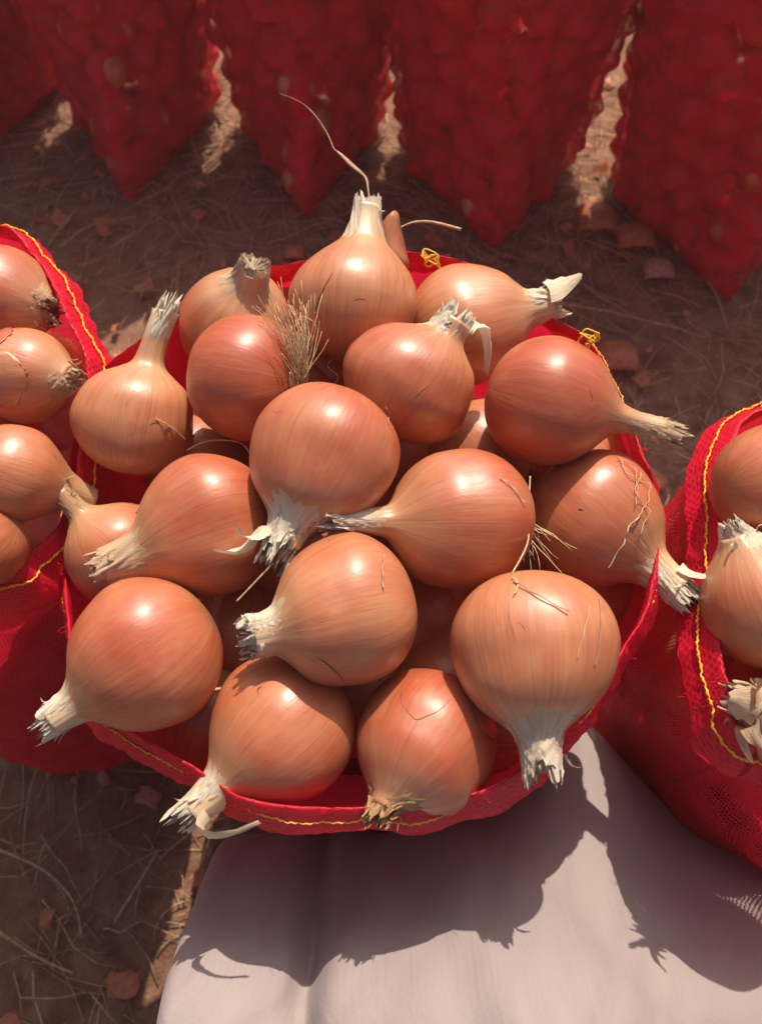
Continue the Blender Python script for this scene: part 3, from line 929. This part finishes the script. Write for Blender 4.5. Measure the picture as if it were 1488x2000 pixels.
# stray roots and straws lying on the onions
bpy.context.view_layer.update()
DG = bpy.context.evaluated_depsgraph_get()
def lay(name, label, cat, px, r, mat, parent=None, lift=.0006, wob=.0, flat=1.0):
    """a thin strand lying on whatever surface is found below it"""
    P = spline([(x, y, 0) for x, y in px], max(10, 7 * len(px)))
    o = Vector((0, 0, CAM_H))
    pts = []
    for i, (x, y, _) in enumerate(P):
        hit, loc, nrm, *_r = SC.ray_cast(DG, o, (at_d(x, y, 1.0) - o).normalized())
        if hit and (not pts or (loc - pts[-1]).length < .05):
            if nrm.dot(o - loc) < 0: nrm = -nrm
            pts.append(loc + nrm * (lift + wob * (.5 + .5 * math.sin(i * .9 + len(px)))))
    if len(pts) < 3: return None
    V, Fc = [], []
    tube(V, Fc, pts, r, 4, flat=flat)
    ob = mesh(name, V, Fc, mat, parent, local=False)
    if label: tag(ob, label, cat)
    return ob
M_CRACK = mat_plain('split_skin_edge', (.16, .05, .025), (.26, .09, .04), 400, .8, .2)
STRAYS = [('straw', 'thin straw lying across the pinkish tan front onion', [(1003, 1138), (1040, 1160), (1108, 1197)], .0004, M_DRYLEAF, .0010, .0012),
          ('straw', 'small upright straw stuck to the pale central onion', [(748, 1088), (745, 1118), (746, 1150)], .0004, M_STRAW, .0008, .0008),
          ('root_strand', 'dark thread lying down the right half of the pinkish tan front onion', [(1170, 1172), (1172, 1215), (1168, 1262), (1160, 1300)], .0004, M_DRYLEAF, .0005, .0),
          ('root_strand', 'thin pale fibre slanting over the pinkish tan front onion', [(1150, 1185), (1140, 1230), (1125, 1285)], .0002, M_ROOT, .0006, .0006),
          ('root_strand', 'stray root lying on the olive tan onion at the left', [(303, 817), (335, 835), (360, 858)], .0004, M_ROOT, .0006, .0012),
          ('root_strand', 'forked root lying on the right rim onion above its neck', [(1250, 1005), (1225, 1030), (1215, 1060), (1185, 1108)], .0006, M_ROOT, .0008, .0015),
          ('root_strand', 'curly root hugging the upper edge of the right rim onion', [(1205, 895), (1225, 930), (1262, 950), (1258, 985), (1240, 1010)], .0003, M_ROOT, .0008, .002),
          ('root_strand', 'fine looping root beside the frayed neck at the right rim', [(1248, 925), (1238, 965), (1262, 1000), (1245, 1045), (1262, 1075)], .0003, M_ROOT, .001, .002),
          ('root_strand', 'wispy root running down the shaded edge of the right rim onion', [(1200, 900), (1232, 915), (1240, 955), (1236, 990)], .00025, M_ROOT, .001, .002),
          ('root_strand', 'hair-thin fibre curled on the pinkish onion near the top', [(752, 790), (762, 805), (755, 825), (765, 838)], .0002, M_ROOT, .0006, .001),
          ('root_strand', 'short root splinters on the top of the glossy copper onion', [(975, 935), (1000, 955), (1022, 985)], .0004, M_ROOT, .0007, .001),
          ('root_strand', 'pale bit of root on the upper edge of the pinkish tan onion', [(1000, 1130), (1012, 1145), (1004, 1165)], .0004, M_ROOT, .001, .001)]
for nm, lb, pts, r, m, lf, wb in STRAYS:
    lay(nm, lb, 'straw' if nm == 'straw' else 'root', pts, r, m, None, lf, wb)
HANG = [('straw', 'yellow straw poking out below the split white neck', [(535, 1098, .452), (505, 1130, .450), (462, 1175, .448)], .0006, M_STRAW),
        ('root_strand', 'curled root strand between the striped onion and the rooty red one', [(365, 880, .55), (400, 863, .54), (440, 860, .54), (475, 868, .54), (500, 905, .54)], .0006, M_ROOT),
        ('root_strand', 'root strand arching beside the striped onion at the left rim', [(258, 1015, .53), (275, 985, .53), (308, 950, .53)], .0005, M_ROOT),
        ('root_strand', 'long root hanging down the right side of the glossy copper onion', [(1035, 930, .48), (1032, 1000, .47), (1030, 1060, .455), (1000, 1120, .43)], .0005, M_ROOT),
        ('root_strand', 'twisted root in the gap right of the root brush', [(645, 665, .57), (655, 690, .565), (640, 715, .56), (660, 735, .56), (650, 757, .56)], .0005, M_ROOT),
        ('root_strand', 'bent root reaching from the root brush toward the upright onion', [(575, 640, .52), (590, 618, .52), (616, 636, .52), (606, 675, .525)], .0004, M_ROOT)]
for nm, lb, pts, r, m in HANG:
    strand(nm, lb, 'straw' if nm == 'straw' else 'root', [at_d(*p) for p in pts], r, m)
# splits in the outer skin
for key, px, r in (('A', [(652, 530), (632, 565), (618, 600), (608, 635)], .0007), ('A', [(690, 588), (702, 583), (716, 586)], .0003),
                   ('P', [(782, 1372), (795, 1388), (812, 1405), (835, 1398), (862, 1384), (892, 1352)], .0003), ('P', [(784, 1345), (784, 1360), (783, 1375)], .0003),
                   ('L', [(618, 1282), (640, 1297), (662, 1318), (672, 1332)], .0007), ('L', [(740, 1330), (745, 1322), (748, 1315)], .0008),
                   ('K', [(1128, 995), (1134, 994), (1139, 996)], .0006), ('K', [(1120, 1090), (1128, 1092), (1133, 1090)], .0003),
                   ('D', [(292, 832), (300, 826), (312, 828)], .0003), ('G', [(1150, 760), (1156, 775), (1155, 786)], .0004),
                   ('E', [(808, 780), (822, 765), (838, 752)], .0003), ('H', [(530, 800), (540, 806), (552, 802)], .0002),
                   ('J', [(515, 1055), (522, 1048), (530, 1046)], .0003), ('N', [(1010, 1215), (1020, 1222), (1028, 1236)], .0002)):
    lay('skin_split', None, None, px, lambda t, r=r: r * (1 - .85 * abs(2 * t - 1) ** 2), M_CRACK, ON[key], .0, .0, .5)

# knots of yellow thread on the back rim
def knot(label, px, py, z, seed):
    rnd = random.Random(seed)
    c = at_z(px, py, z)
    pts = [c]
    for i in range(16):
        pts.append(c + Vector((rnd.uniform(-.008, .008), rnd.uniform(-.006, .006), rnd.uniform(-.003, .008))))
    V, Fc = [], []
    tube(V, Fc, [Vector(p) for p in spline([tuple(p) for p in pts], 110)], .0007, 4)
    tag(mesh('thread_knot', V, Fc, M_STITCH), label, 'thread')
knot('yellow thread knot on the back rim behind the upright onion', 842, 510, .722, 1)
knot('yellow thread knot on the right back rim above the bright orange onion', 1148, 668, .708, 2)

# ---------------------------------------------------------------- litter on the ground
def litter():
    rnd = random.Random(77)
    V, Fc = [], []
    for i in range(6500):
        x, y = rnd.uniform(-1.2, 1.4), rnd.uniform(-.5, 2.3)
        a = rnd.uniform(0, 6.28)
        ln = rnd.uniform(.02, .16)
        p = Vector((x, y, rnd.uniform(.001, .012)))
        pts = [p]
        for m in range(4):
            a += rnd.gauss(0, .22)
            pts.append(pts[-1] + Vector((math.cos(a), math.sin(a), rnd.uniform(-.12, .16))) * ln / 4)
            pts[-1].z = max(.001, pts[-1].z)
        r0 = rnd.uniform(.0005, .0017)
        tube(V, Fc, pts, lambda t: r0 * (1 - .5 * t), 3)
    tag(mesh('straw_litter', V, Fc, M_STRAW), 'loose dry straw and stalks scattered over the soil', 'straw litter', kind='stuff')
    V, Fc = [], []
    for i in range(750):
        x, y = rnd.uniform(-1.3, 1.5), rnd.uniform(-.5, 2.6)
        s = rnd.uniform(.006, .030)
        a = rnd.uniform(0, 6.28)
        tl = rnd.uniform(-.5, .5)
        off = len(V)
        for u in range(4):
            for v in range(4):
                p = Vector(((u / 3 - .5) * s * 1.5, (v / 3 - .5) * s, .25 * s * math.sin(u * 1.1 + v * .6 + i) + .35 * s))
                p = Matrix.Rotation(a, 3, 'Z') @ (Matrix.Rotation(tl, 3, 'X') @ p)
                p.x += s * .18 * rnd.uniform(-1, 1); p.y += s * .18 * rnd.uniform(-1, 1)
                V.append(Vector((x, y, .004)) + p)
        Fc += grid_faces(4, 4, False, off)
    tag(mesh('skin_litter', V, Fc, M_FLAKE), 'flakes of shed onion skin scattered over the soil', 'skin litter', kind='stuff')
litter()

def husk(label, px, py, s, seed, mat=M_FLAKE):
    rnd = random.Random(seed)
    c = at_z(px, py, .012)
    V = []
    n = 9
    for i in range(n):
        for j in range(n):
            a, b = (i / (n - 1) - .5) * 2.2, (j / (n - 1) - .5) * 1.8
            e = 1 + .18 * nz(i * .8 + seed, j * .8)
            V.append(c + Vector((s * math.sin(a) * e, s * math.sin(b) * e * math.cos(a * .5), s * .9 * (math.cos(a) * math.cos(b) - .35))))
    o = mesh('onion_husk', V, grid_faces(n, n, False), mat)
    sm = o.modifiers.new('thickness', 'SOLIDIFY'); sm.thickness = .0005
    tag(o, label, 'husk')
husk('large brown husk on the ground between the two right back sacks', 1165, 430, .05, 1)
husk('rusty husk at the foot of the sunlit strip on the right', 1240, 465, .045, 2)
husk('pale mauve husk on the ground below the rusty one', 1285, 528, .035, 3, M_DRYLEAF)
husk('red skinned husk in shade right of the bright orange onion', 1205, 700, .045, 4)
husk('small husk on the shaded ground left of the upright onion', 575, 495, .025, 5)
for lb, pts in (('long pale stalk on the shaded ground at upper right', ((1060, 590), (1180, 612), (1340, 655))),
                ('dark stalk lying below the sack at the right end', ((1380, 545), (1400, 590), (1415, 650))),
                ('curved stalk on the ground behind the left sack', ((120, 480), (180, 445), (270, 432))),
                ('short stalk leaning behind the left sack', ((95, 478), (125, 445), (155, 415))),
                ('straight stalk on the ground left of the robe', ((225, 1800), (265, 1740), (315, 1660))),
                ('forked stalk on the shaded ground at lower left', ((0, 1660), (90, 1700), (150, 1760), (170, 1830))),
                ('stalk crossing the lower left corner', ((0, 1820), (80, 1870), (150, 1900)))):
    strand('dry_stalk', lb, 'stalk', [at_z(x, y, .012) + Vector((0, 0, .006 * i)) for i, (x, y) in enumerate(pts)], lambda t: .0022 * (1 - .4 * t), M_STRAW)

# ---------------------------------------------------------------- reddish haze added to stand in for lens glow
def haze():
    b = NT('glow_haze')
    b.t.nodes.remove(b.out)
    b.out = b.n('OutputMaterial')
    v = b.n('VolumePrincipled')
    v.inputs['Color'].default_value = (1.0, .50, .45, 1)
    v.inputs['Density'].default_value = .019
    v.inputs['Anisotropy'].default_value = 0.0
    b.t.links.new(v.outputs[0], b.out.inputs['Volume'])
    x0, x1, y0, y1, z0, z1 = -95, 95, -95, 95, -1.1, 1.35
    V = [(x, y, z) for z in (z0, z1) for y in (y0, y1) for x in (x0, x1)]
    Fc = [(0, 2, 3, 1), (4, 5, 7, 6), (0, 1, 5, 4), (2, 6, 7, 3), (0, 4, 6, 2), (1, 3, 7, 5)]
    tag(mesh('haze', V, Fc, b.m, smooth=False), 'thin reddish haze added over the sacks in place of lens glow', 'haze', kind='stuff')
haze()
